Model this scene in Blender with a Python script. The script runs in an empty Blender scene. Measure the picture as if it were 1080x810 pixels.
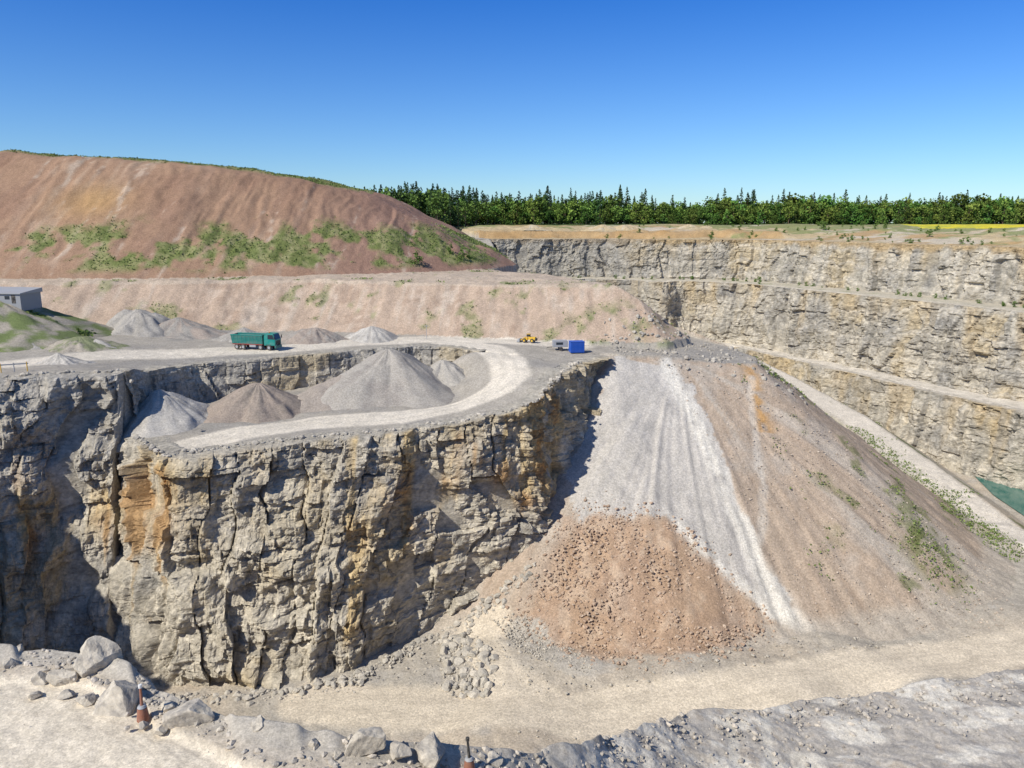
import bpy, bmesh, math, numpy as np
from mathutils import Vector, Matrix
rng=np.random.default_rng(11)
F=800.0; PITCH=math.radians(12.0); CP=math.cos(PITCH); SP=math.sin(PITCH)
scene=bpy.context.scene
# ---------------------------------------------------------------- helpers
def ray(u,v):
    t=(405-v)/F; return ((u-540)/F, CP+t*SP, -SP+t*CP)
def at_z(u,v,z):
    a,b,c=ray(u,v); k=z/c; return (a*k,b*k)
def ratio(v):
    a,b,c=ray(540,v); return c/b
def hsh(ix,iy,seed=0):
    n=(np.asarray(np.floor(ix)).astype(np.int64)*374761393+np.asarray(np.floor(iy)).astype(np.int64)*668265263+seed*974634777)&0xffffffff
    n=((n^(n>>13))*1274126177)&0xffffffff
    n=n^(n>>16)
    n=((n&0xffffffff)*(1103515245&0x7fffffff))&0xffffffff
    return ((n>>8)&0xffff)/65535.0
def vn(x,y,seed=0):
    x=np.asarray(x,float);y=np.asarray(y,float)
    fx=np.floor(x);fy=np.floor(y);ax=x-fx;ay=y-fy
    ax=ax*ax*(3-2*ax);ay=ay*ay*(3-2*ay)
    a=hsh(fx,fy,seed);b=hsh(fx+1,fy,seed);c=hsh(fx,fy+1,seed);d=hsh(fx+1,fy+1,seed)
    return (a*(1-ax)+b*ax)*(1-ay)+(c*(1-ax)+d*ax)*ay
def fbm(x,y,o=4,seed=0):
    s=0;a=1;t=0
    for i in range(o):
        s=s+a*(vn(x*2**i+17.3*i,y*2**i-9.1*i,seed+i)*2-1);t+=a;a*=.5
    return s/t*1.4
def sm(x,a,b):
    t=np.clip((x-a)/(b-a),0,1);return t*t*(3-2*t)
def inside(x,y,P):
    r=np.zeros(np.shape(x),bool);n=len(P);j=n-1
    for i in range(n):
        xi,yi=P[i][:2];xj,yj=P[j][:2]
        if yi!=yj:
            c=((yi>y)!=(yj>y))&(x<(xj-xi)*(y-yi)/(yj-yi)+xi)
            r^=c
        j=i
    return r
def pdist(x,y,P,closed=False):
    best=np.full(np.shape(x),1e9);S=np.zeros(np.shape(x));Z=np.zeros(np.shape(x));L=0
    pts=list(P)+([P[0]] if closed else [])
    for a,b in zip(pts[:-1],pts[1:]):
        dx=b[0]-a[0];dy=b[1]-a[1];l2=dx*dx+dy*dy+1e-9
        t=np.clip(((x-a[0])*dx+(y-a[1])*dy)/l2,0,1)
        d=np.hypot(x-a[0]-t*dx,y-a[1]-t*dy)
        m=d<best
        best=np.where(m,d,best);l=math.sqrt(l2)
        S=np.where(m,L+t*l,S)
        if len(a)>2: Z=np.where(m,a[2]+t*(b[2]-a[2]),Z)
        L+=l
    return best,S,Z
def idw(x,y,P,p=1.6):
    n=0;w=0
    for a in P:
        k=1/((x-a[0])**2+(y-a[1])**2+6)**p
        n=n+k*a[2];w=w+k
    return n/w
def mk_mesh(name,V,Fc,col=None,mat=None,smooth=False):
    V=np.asarray(V,np.float32);Fc=np.asarray(Fc,np.int32);k=Fc.shape[1]
    me=bpy.data.meshes.new(name)
    me.vertices.add(len(V));me.vertices.foreach_set('co',V.ravel())
    me.loops.add(Fc.size);me.loops.foreach_set('vertex_index',Fc.ravel())
    me.polygons.add(len(Fc));me.polygons.foreach_set('loop_start',np.arange(0,Fc.size,k,dtype=np.int32))
    me.polygons.foreach_set('loop_total',np.full(len(Fc),k,np.int32))
    me.polygons.foreach_set('use_smooth',np.full(len(Fc),smooth,bool))
    me.update(calc_edges=True)
    if col is not None:
        c=np.ones((len(V),4),np.float32);c[:,:3]=np.clip(col,0.005,1)
        at=me.color_attributes.new('Col','FLOAT_COLOR','POINT');at.data.foreach_set('color',c.ravel())
    if mat: me.materials.append(mat)
    ob=bpy.data.objects.new(name,me);scene.collection.objects.link(ob);return ob
def gridfaces(nr,nc,wrap=False):
    r=np.arange(nr-1)[:,None];c=np.arange(nc if wrap else nc-1)[None,:]
    a=r*nc+c;b=r*nc+(c+1)%nc
    return np.stack([a,b,b+nc,a+nc],-1).reshape(-1,4)
def C3(*a): return np.array(a,float)
def mix(a,b,m):
    m=np.asarray(m)[...,None];return a*(1-m)+b*m
# ---------------------------------------------------------------- materials
def nd(nt,t,**k):
    n=nt.nodes.new(t)
    for a,b in k.items(): setattr(n,a,b)
    return n
def attr_mat(name,n1=1.5,n2=9.0,amount=.35,bump=.25,bdist=.15,speck=None,zs=1.0,rough=.95):
    m=bpy.data.materials.new(name);m.use_nodes=True;nt=m.node_tree;b=nt.nodes['Principled BSDF']
    b.inputs['Roughness'].default_value=rough;b.inputs['Specular IOR Level'].default_value=.1
    at=nd(nt,'ShaderNodeVertexColor');at.layer_name='Col'
    tc=nd(nt,'ShaderNodeTexCoord');mp=nd(nt,'ShaderNodeMapping');mp.inputs['Scale'].default_value=(1,1,zs)
    nt.links.new(tc.outputs['Object'],mp.inputs['Vector'])
    a=nd(nt,'ShaderNodeTexNoise');a.inputs['Scale'].default_value=n1;a.inputs['Detail'].default_value=5;a.inputs['Roughness'].default_value=.72
    nt.links.new(mp.outputs[0],a.inputs['Vector'])
    v=nd(nt,'ShaderNodeTexVoronoi');v.inputs['Scale'].default_value=n2
    nt.links.new(mp.outputs[0],v.inputs['Vector'])
    r=nd(nt,'ShaderNodeMapRange');r.inputs['From Min'].default_value=.3;r.inputs['From Max'].default_value=.7
    r.inputs['To Min'].default_value=1-amount;r.inputs['To Max'].default_value=1+amount
    nt.links.new(a.outputs['Fac'],r.inputs['Value'])
    sv=nd(nt,'ShaderNodeSeparateColor');nt.links.new(v.outputs['Color'],sv.inputs[0])
    r2=nd(nt,'ShaderNodeMapRange');r2.inputs['To Min'].default_value=1-(speck or .12);r2.inputs['To Max'].default_value=1+(speck or .12)
    nt.links.new(sv.outputs[0],r2.inputs['Value'])
    mu=nd(nt,'ShaderNodeMath',operation='MULTIPLY');nt.links.new(r.outputs[0],mu.inputs[0]);nt.links.new(r2.outputs[0],mu.inputs[1])
    vm=nd(nt,'ShaderNodeVectorMath',operation='SCALE');nt.links.new(at.outputs['Color'],vm.inputs[0]);nt.links.new(mu.outputs[0],vm.inputs['Scale'])
    nt.links.new(vm.outputs[0],b.inputs['Base Color'])
    if bump>0:
        ad=nd(nt,'ShaderNodeMath',operation='MULTIPLY_ADD');ad.inputs[1].default_value=.5
        nt.links.new(sv.outputs[1],ad.inputs[0]);nt.links.new(a.outputs['Fac'],ad.inputs[2])
        bp=nd(nt,'ShaderNodeBump');bp.inputs['Strength'].default_value=bump*2;bp.inputs['Distance'].default_value=bdist
        nt.links.new(ad.outputs[0],bp.inputs['Height']);nt.links.new(bp.outputs[0],b.inputs['Normal'])
    return m
M_ter=attr_mat('quarry_ground_mat',2.6,5.0,.16,.32,.16,.17)
M_rock=attr_mat('limestone_mat',1.3,2.2,.30,.5,.40,.13,zs=1.6)
M_far=attr_mat('limestone_far_mat',.7,1.1,.30,.5,.7,.12,zs=1.5)
M_fg=attr_mat('ledge_ground_mat',6.0,22.0,.20,.3,.03,.15)
M_bld=attr_mat('boulder_mat',4.0,9.0,.25,.4,.06,.08)
M_grv=attr_mat('gravel_mat',3.0,6.0,.12,.3,.10,.18)
M_leaf=attr_mat('foliage_mat',1.0,3.0,.15,.0,.01,.1,rough=.7)
def pmat(name,c,rough=.5,metal=0,dirt=.15):
    m=bpy.data.materials.new(name);m.use_nodes=True;nt=m.node_tree;b=nt.nodes['Principled BSDF']
    b.inputs['Roughness'].default_value=rough;b.inputs['Metallic'].default_value=metal
    a=nd(nt,'ShaderNodeTexNoise');a.inputs['Scale'].default_value=3;a.inputs['Detail'].default_value=5
    mx=nd(nt,'ShaderNodeMix',data_type='RGBA');mx.inputs[6].default_value=(*c,1);mx.inputs[7].default_value=(.35,.31,.26,1)
    r=nd(nt,'ShaderNodeMapRange');r.inputs['From Min'].default_value=.4;r.inputs['From Max'].default_value=.8;r.inputs['To Max'].default_value=dirt*2
    nt.links.new(a.outputs['Fac'],r.inputs['Value']);nt.links.new(r.outputs[0],mx.inputs[0]);nt.links.new(mx.outputs[2],b.inputs['Base Color'])
    return m
# ---------------------------------------------------------------- plan of the quarry (metres, eye level = 0)
RT=[(-92,-10),(-92,40),(-91,78),(-80,100),(-73.6,106.7),(-66,112),(-59.6,114.5),(-54,106),(-48,100),(-44,102.3),(-36,105.5),(-29.4,107.8),(-20,110),(-10.2,112.8),(-1.5,115.5),(3,117),(6.5,123),(8.5,130),(13,139),(18.6,147)]
RB=[(-86,-10),(-85,40),(-80,76),(-72,88),(-66,92.5),(-60,93.5),(-55,94),(-50,93),(-46,92),(-42,92),(-37,92.5),(-29,94),(-22,96.5),(-13,107),(-2.5,111.5),(4,114),(8,119),(10,127),(15,137),(20,146)]
LBe=RT[6:18]
BW=[(-59.6,114.5),(-61,124),(-57.9,133.9),(-46.5,140.7),(-32,149),(-20,156),(-12,154),(-6,149)]
LB=LBe+[(9,139),(2,147)]+BW[::-1][:-1]
LBP=[(-48,99,-32),(-44,102,-32),(-54,125,-31.5),(-36,105,-31.7),(-29,108,-31.5),(-20,110,-31.3),(-10,113,-30.8),(-1.5,116,-29.8),(3,119,-28.6),(6,128,-27),(7,136,-25.8),(2,143,-25.2),(-6,148,-25.1),(-30,140,-31.3),(-15,130,-31),(-22,150,-31),(-14,143,-30),(-50,135,-31.4),(-40,122,-31.6),(-58,115,-31.8)]
PLP=[(-92,20,-12),(-93,50,-11),(-93,66,-11),(-93,78,-12),(-81,99,-21.5),(-79,102,-22),(-70,109,-22.2),(-60,116,-22.6),(-61,126,-24.3),(-58,135,-25),(-45,142,-25),(-30,150,-25),(-18,158,-25),(0,155,-25),(19,147,-25.6),(50,152,-28),(35,165,-26.5),(-100,160,-24),(-130,140,-21),(-60,170,-25),(-85,130,-23.6),(9,133,-26.2),(12,141,-25.8)]
U=RT+[(34,150),(50,152),(52,159),(46,170),(41,185),(31,212),(13,240),(2,290),(-10,345),(-30,420),(-420,420),(-420,-10)]
SP_=[(19.5,147.5,-25.6),(34,150,-27),(50,152,-28.6),(52,159,-28.5),(46,170,-26),(41,185,-25),(31,212,-25),(13,240,-25),(2,290,-25),(-10,345,-20)]
H1=[(-420,172),(-130,170),(-87,173),(-55.7,177),(-19,169.5),(4,163.5),(22,160),(33,159),(40,167),(39,185),(30,212),(12,240),(2,290),(-10,335),(-420,335)]
H2=[(-420,192),(-125,191),(-90,194),(-60,201),(-28,214),(-8,232),(2,255),(-2,300),(-30,330),(-420,330)]
A=[(-60,352),(-17,342),(34,350),(60,340),(78,337),(98,334),(112,320),(128,285),(142,255),(151,230),(165,200),(180,160),(190,90)]
B=[(-60,334),(-15,326),(32,333),(54,324),(62,314),(71,321),(84,315),(96,302),(110,272),(124,244),(134,219),(148,191),(163,154),(176,90)]
Cw=[(88,296),(92,286),(101,264),(113,236),(122,212),(136,184),(149,148),(160,90)]
Ap=A+[(190,-150),(-95,-150),(-95,352)]
Bp=B+[(180,-150),(-95,-150),(-95,334)]
Cp=Cw+[(168,-150),(-95,-150),(-95,296)]
RAMP=[(60,308,-48),(76,299,-48),(84,280,-48.2),(89,243,-50),(96.5,208.6,-54),(99.5,172,-58.5),(101,146,-61.8),(103,125,-63),(108,100,-62)]
WAT=[at_z(u,v,-67.6) for u,v in [(1028,502),(1056,497),(1150,503),(1190,560),(1085,547),(1048,522)]]
def ground_out(x,y,dA):
    w=1-sm(x,118,128)
    st=3.0*sm(dA+4*fbm(x/15,y/15,2,15),22,27)*w+3.0*sm(dA,10,60)*(1-w)
    return -7.2+st+3.2*sm(dA,30,100)+(.6*fbm(x/30,y/30,3,5)+.9*np.maximum(fbm(x/9,y/9,3,6),0)*sm(dA,10,20)*(1-sm(dA,60,90)))*sm(dA,0,30)
def surf_in(x,y,masks=False):
    hp=idw(x,y,PLP)
    w=sm(y,305,345);hp=hp*(1-w)-7*w
    i1=inside(x,y,H1);d1,s1,_=pdist(x,y,H1,True);d1=np.where(i1,d1,0)
    i2=inside(x,y,H2);d2,s2,_=pdist(x,y,H2,True);d2=np.where(i2,d2,0)
    r1=.35*fbm(x/3.0+s1/9,y/15,4,31)*sm(d1,1,6)+1.1*fbm(x/14,y/14,3,32)*sm(d1,2,6)
    h1=np.minimum(-25.2+(.64)*d1+r1,-14.2+.3*fbm(x/8,y/8,2,3)+np.clip((d1-17)*.03,0,.6))
    ztop=np.interp(x,[-260,-163,-103,-66,-44,-28,-12],[24,21.6,18.2,13.9,8.4,.5,-7])+.9*fbm(x/12,y/12,3,8)
    r2=.45*fbm(x/2.0+.8*fbm(x/8,y/8,2,24),y/16,4,21)*sm(d2,2,10)+1.8*fbm(x/20,y/24,4,22)*sm(d2,4,16)
    a=-14.2+.70*d2+r2
    k=1.2;h2=-k*np.log(np.exp(-np.clip(a,-60,60)/k)+np.exp(-np.clip(ztop,-60,60)/k))+.2
    h=np.where(i1,np.maximum(hp,h1),hp)
    h=np.where(i2,np.maximum(h,h2),h)
    il=inside(x,y,LB)
    hl=idw(x,y,LBP)
    out=np.where(il,hl,h)
    if masks: return out,i1,d1,s1,i2,d2,s2,il,a-ztop
    return out
def H(x,y,full=False):
    x=np.asarray(x,float);y=np.asarray(y,float)
    si=surf_in(x,y,True)
    inU=inside(x,y,U);dR,_,_=pdist(x,y,RT)
    dB2,_,_=pdist(x,y,BW)
    hin=np.where((~si[7])&(dB2<1.3)&(si[0]>-27),idw(x,y,LBP)-.5,si[0])
    mi=inU&(dR>3.0)
    dA,sA,_=pdist(x,y,A);dB,_,_=pdist(x,y,B);dC,_,_=pdist(x,y,Cw)
    iA=inside(x,y,Ap);iB=inside(x,y,Bp);iC=inside(x,y,Cp)
    fl=-62+0*x
    wr=sm(x,103,110)*sm(y,125,152);fl=fl-6*wr
    wf=sm(y,185,215)*(1-sm(x,84,90));fl=fl*(1-wf)-50*wf
    fl=fl+1.4*sm(-fbm(x/20,y/20,2,77),.1,.9)
    dW,_,_=pdist(x,y,WAT,True);iW=inside(x,y,WAT)
    fl=np.where(iW,-67.9-.5*sm(dW,0,4),fl)
    gz=ground_out(x,y,dA)
    hz=fl
    hz=np.where((~iC)&(dC>2.5),-48+0*x,hz)
    hz=np.where((~iB)&(dB>2.5),-24+0*x,hz)
    hz=np.where((~iA)&(dA>3),gz,hz)
    dr,sr,zr=pdist(x,y,RAMP)
    hr=zr-.62*np.maximum(0,dr-4.6)
    ds,ss,zs=pdist(x,y,SP_)
    ang=np.arctan2(x-34,150-y)
    rill=fbm(ang*18+ss*.25,ds/45,4,41)*sm(ds,3,14)
    hs=zs-.735*ds+.35*rill+.6*fbm(x/12,y/12,3,43)*sm(ds,4,12)
    hs=np.where(hs>-60,hs,-60+(hs+60)*.55)
    hn=-21-1.3*np.maximum(0,y-12)
    hz=np.where(iA,np.maximum(np.maximum(hz,hr),np.maximum(hs,hn)),hz)
    h=np.where(mi,hin,hz)
    if full: return h,mi,si,dict(dA=dA,sA=sA,iA=iA,iB=iB,iC=iC,dr=dr,ds=ds,ss=ss,hs=hs,hr=hr,hz=hz,dR=dR,rill=rill,ang=ang,fl=fl,iW=iW)
    return h
def hit(u,v,ymin=60,ymax=480):
    a,b,c=ray(u,v);k=np.linspace(ymin,ymax,2400)/b
    hh=H(a*k,b*k);m=np.nonzero(c*k<hh)[0]
    i=m[0] if len(m) else len(k)-1
    return (float(a*k[i]),float(b*k[i]))
def hits(L): return [hit(u,v) for u,v in L]
Z_scree=hits([(648,377),(714,382),(737,430),(766,490),(803,590),(850,660),(825,659),(760,602),(710,552),(655,545),(606,548),(598,500),(612,450),(632,405)])
Z_orange=hits([(600,545),(625,534),(655,540),(712,550),(762,604),(815,655),(808,668),(750,690),(690,702),(620,696),(540,656),(572,600)])
L_white=hits([(705,385),(735,450),(762,510),(785,565),(815,625),(848,662)])
L_white2=hits([(705,545),(750,592),(800,635),(850,665)])
L_white3=hits([(790,400),(800,470),(805,540),(800,600)])
L_grn=hits([(812,392),(900,455),(1000,530),(1062,580)])
P_grn=hits([(985,590)])[0];P_grn2=hits([(975,572)])[0]
Z_grav=hits([(520,655),(548,648),(575,665),(632,700),(620,712),(560,695)])
L_froad=hits([(330,740),(480,750),(600,756),(720,742),(850,716),(960,699),(1080,684),(1200,670)])
L_froad2=hits([(600,752),(545,725),(520,700),(500,672),(520,655)])
L_up=[at_z(u,v,-25) for u,v in [(20,392),(120,380),(200,374),(300,368),(380,361),(450,358),(520,358),(600,362)]]
L_loop=[at_z(u,v,z) for u,v,z in [(205,468,-31.8),(260,456,-31.7),(330,446,-31.5),(420,441,-31),(480,433,-30.8),(525,417,-29.3),(540,400,-27.5),(536,383,-26),(515,367,-25.2),(450,358,-25)]]
def veg(x,y,si,h,D,mi):
    i1,d1,i2,d2=si[1],si[2],si[4],si[5]
    n=fbm(x/9,y/7,4,91);n2=fbm(x/2.5,y/2.5,3,92)
    v=0*x
    v=np.maximum(v,i2*sm(n+.55*n2,-.2,.45)*sm(d2,1,5)*(1-sm(h+2*n2,-4.0,2.0)))
    v=np.maximum(v,i2*(x<-48)*sm(si[8],1,5)*.7)
    v=np.maximum(v,i1*(~i2)*sm(n+.5*n2,.4,.8)*.5)
    v=np.maximum(v,i1*(~i2)*np.exp(-((x-21)/9)**2-((y-165)/4)**2)*sm(n2,-.3,.4))
    return v*mi
def colour(x,y,h,mi,si,D):
    n1=fbm(x/25,y/25,4,51);n2=fbm(x/6,y/6,5,52);n3=fbm(x/1.6,y/1.6,3,53)
    wx=x+1.7*fbm(x/4,y/4,4,61);wy=y+1.7*fbm(x/4,y/4,4,62)
    shp=np.shape(x)
    col=np.broadcast_to(C3(.44,.395,.325),shp+(3,)).copy()
    col=mix(col,C3(.47,.40,.31),sm(n1,-.2,.5));col=mix(col,C3(.36,.335,.295),sm(n2+.4*n3,.15,.8)*.6)
    ter=(~D['iB'])|((~D['iC'])&(x>80));col=mix(col,C3(.42,.38,.31),ter*1.)
    ter=D['iA']&(~D['iB']);col=mix(col,C3(.50,.45,.35),ter*1.);col=mix(col,C3(.25,.26,.14),ter*sm(n2,.2,.6)*.6)
    dA=D['dA'];o=(~D['iA'])
    co=mix(np.broadcast_to(C3(.47,.37,.22),shp+(3,)),C3(.52,.45,.34),sm(n1,-.1,.4))
    co=mix(co,C3(.40,.26,.12),sm(fbm(x/18,y/8,3,66),.05,.5)*.8)
    co=mix(co,C3(.38,.24,.11),np.exp(-((dA-25)/6)**2)*(x<120)*.8)
    co=mix(co,C3(.22,.24,.10),np.clip(sm(n2+sm(dA,25,80)*1.1-.5*(x<100),.35,.8),0,1)*.9)
    fld=o&(dA>72)&(dA<125)&(x>158+.25*(y-250))&(y<424);co=mix(co,mix(np.broadcast_to(C3(.62,.53,.05),shp+(3,)),C3(.40,.41,.07),sm(n2,.0,.6)),fld*1.)
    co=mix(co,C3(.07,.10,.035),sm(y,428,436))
    col=mix(col,co,o*1.)
    ds,ss=D['ds'],D['ss'];ism=(D['hs']>=D['hz']-.05)&D['iA']&(~mi)
    st=fbm(D['ang']*34+ss*.4,ds/28,4,71);st2=fbm(D['ang']*8+ss*.1,ds/60,3,72)
    cs=mix(np.broadcast_to(C3(.44,.35,.265),shp+(3,)),C3(.365,.275,.20),sm(st+.4*n2,-.1,.7)*.8)
    cs=mix(cs,C3(.50,.445,.37),sm(st2+.5*st,.0,.7)*.7)
    cs=mix(cs,C3(.42,.38,.325),sm(n2,.1,.6)*.5)
    cs=mix(cs,C3(.45,.26,.10),np.exp(-((x-48)/1.8)**2)*(y<152)*(y>138)*sm(n3,-.6,.2)*.9)
    sc=inside(wx,wy,Z_scree);csc=mix(np.broadcast_to(C3(.50,.465,.415),shp+(3,)),C3(.43,.405,.365),sm(st,-.3,.6)*.5)
    cs=mix(cs,csc,sc*1.)
    for L,w,a in ((L_white,1.8,.9),(L_white2,1.0,.85),(L_white3,.8,.45)):
        d,_,_=pdist(wx*.45+x*.55,wy*.45+y*.55,L);cs=mix(cs,C3(.66,.62,.54),(1-sm(d,w*.4,w*1.5))*a*sm(n3,-1.1,-.1))
    og=inside(wx,wy,Z_orange);dog=pdist(wx,wy,Z_orange,True)[0];ogf=og*sm(dog+1.6*n2,.0,3.0)
    cog=mix(np.broadcast_to(C3(.43,.30,.20),shp+(3,)),C3(.36,.25,.175),sm(n2,-.3,.5)*.7)
    cog=mix(cog,C3(.48,.375,.275),sm(n3+.4*st,.0,.7)*.6);cog=mix(cog,C3(.41,.35,.29),sm(n1+.5*n2,.1,.7)*.5)
    d,_,_=pdist(x,y,L_grn);gn=fbm(x/5,y/5,4,93)
    cs=mix(cs,C3(.14,.17,.055),(1-sm(d,1.5,4.5))*sm(n2+.5*n3,-.5,.2)*.9)
    cs=mix(cs,C3(.17,.18,.08),sm(gn+n3*.2,.45,.7)*sm(x,50,62)*.7)
    for P in(P_grn,P_grn2): cs=mix(cs,C3(.14,.16,.05),np.exp(-((x-P[0])/4)**2-((y-P[1])/5)**2)*sm(n3+n2,-.5,.3)*.9)
    cs=mix(cs,C3(.44,.39,.32),sm(-h,59.2,60.8)*.8)
    col=mix(col,cs,ism*1.)
    col=mix(col,cog,ogf*(~mi)*1.)
    gg=inside(wx,wy,Z_grav);col=mix(col,C3(.41,.375,.32),(gg)*.9)
    d,_,_=pdist(wx*.4+x*.6,wy*.4+y*.6,L_froad);dd,_,_=pdist(wx*.5+x*.5,wy*.5+y*.5,L_froad2)
    fr=np.maximum(1-sm(d,3.6,5.4),(1-sm(dd,2.0,3.8))*.8);col=mix(col,C3(.64,.555,.43),fr*(~mi)*(h<-58))
    for off in(-2.2,-1.3,1.0,2.0):
        col=mix(col,C3(.50,.43,.335),(1-sm(np.abs(d+off),.15,.4))*.4*(~mi)*(h<-58))
    col=mix(col,C3(.62,.56,.47),(1-sm(D['dr'],3.3,4.8))*D['iA']*(~mi))
    col=mix(col,C3(.16,.18,.07),sm(D['dr'],4.6,6)*(1-sm(D['dr'],9,12))*(D['hr']>=D['hz']-.1)*sm(n2,-.3,.3)*D['iA']*(~mi)*.8)
    col=mix(col,C3(.62,.565,.475),((~D['iC'])&D['iB']&(x>55)&(D['iA']))*sm(n3,-1.2,-.2)*.9)
    i1,d1,i2,d2,il=si[1],si[2],si[4],si[5],si[7]
    cp=mix(np.broadcast_to(C3(.38,.345,.29),shp+(3,)),C3(.29,.27,.24),sm(n2+n1*.5,-.1,.6)*.8)
    d,_,_=pdist(x+.5*n2,y+.5*n2,L_up);cp=mix(cp,C3(.66,.595,.49),(1-sm(d,3.5,6.0))*.92)
    d,_,_=pdist(x+.3*n2,y+.3*n2,L_loop);cp=mix(cp,C3(.66,.595,.49),(1-sm(d,2.9,4.1))*.97)
    for off in(-1.2,1.2): cp=mix(cp,C3(.50,.46,.38),(1-sm(np.abs(d+off),.2,.5))*.35)
    s_=fbm(x/2.2+si[3]/6,y/20,4,81)
    c1=mix(np.broadcast_to(C3(.44,.335,.25),shp+(3,)),C3(.485,.41,.33),sm(.6*s_+.6*n2,-.1,.6)*.8);c1=mix(c1,C3(.35,.25,.18),sm(n2-.3*n3,.1,.7)*.7)
    fl=i1&(h>-14.9);c1=mix(c1,C3(.48,.395,.305),fl*.7)
    cp=mix(cp,c1,(i1&(d1>.5))*1.)
    s2=fbm(x/1.8+.8*n2,y/26,5,82)
    c2=mix(np.broadcast_to(C3(.32,.205,.135),shp+(3,)),C3(.41,.30,.215),sm(s2+.6*n2,-.05,.8)*.65);c2=mix(c2,C3(.255,.155,.105),sm(n1+s2*.3+.4*n2,.0,.7)*.8)
    c2=mix(c2,C3(.275,.165,.13),sm(x,-70,-35)*.65)
    c2=mix(c2,C3(.42,.26,.11),np.exp(-((x+118)/10)**2-((h-6)/5)**2)*.7)
    c2=mix(c2,C3(.47,.39,.31),sm(s2+.4*n3,.65,1.05)*.5)
    cp=mix(cp,c2,(i2&(d2>.3))*1.)
    vg=veg(x,y,si,h,D,mi)
    cp=mix(cp,mix(np.broadcast_to(C3(.13,.18,.05),shp+(3,)),C3(.24,.25,.11),sm(n3,-.4,.6)),np.clip(vg*1.1,0,.85))
    col=mix(col,cp,mi*1.)
    col*= (1+.10*n3+.06*n2)[...,None]
    return col
# ---------------------------------------------------------------- terrain sheet
def axis(segs):
    out=[segs[0][0]]
    for a,b,d in segs:
        n=max(1,int(round((b-a)/d)));out+=list(np.linspace(a,b,n+1)[1:])
    return np.array(out)
def geo(a,b,d0,g=1.25):
    L=[a];d=d0
    while L[-1]<b: L.append(L[-1]+d);d*=g
    return L
gx=axis([(-175,-90,.65),(-90,110,.40),(110,200,.7)])
gx=np.array([-p for p in geo(175,7000,3)][::-1][:-1]+list(gx)+geo(200,7000,3)[1:])
gy=axis([(-40,76,2.5),(76,215,.38),(215,262,.6),(262,440,1.1)])
gy=np.array([-600,-200]+list(gy)+geo(440,7500,4)[1:])
X,Y=np.meshgrid(gx,gy)
h,mi,si,D=H(X,Y,True)
far=sm(np.hypot(X,Y),400,500)
dfr=pdist(X,Y,L_froad)[0];flat=np.where((h<-58)&(~mi),sm(dfr,2.5,5),1.)
flat=np.where(mi&(~si[1]),.35,flat)
Zg=h+(1-far)*(.16*fbm(X/1.2,Y/1.2,4,1)+.20*fbm(X/6,Y/6,3,2))*(~(((h>-58)&(D['dr']<4.5))|D['iW']))*(.2+.8*flat)
og=inside(X,Y,Z_orange)&~mi
Zg=Zg+og*(.22*np.abs(fbm(X/1.0,Y/1.0,3,9))+.5*fbm(X/5,Y/5,3,10))*sm(pdist(X,Y,Z_orange,True)[0],0,5)
col=colour(X,Y,h,mi,si,D)
mk_mesh('quarry_terrain',np.stack([X,Y,Zg],-1).reshape(-1,3),gridfaces(*X.shape),col.reshape(-1,3),M_ter,True)
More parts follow.
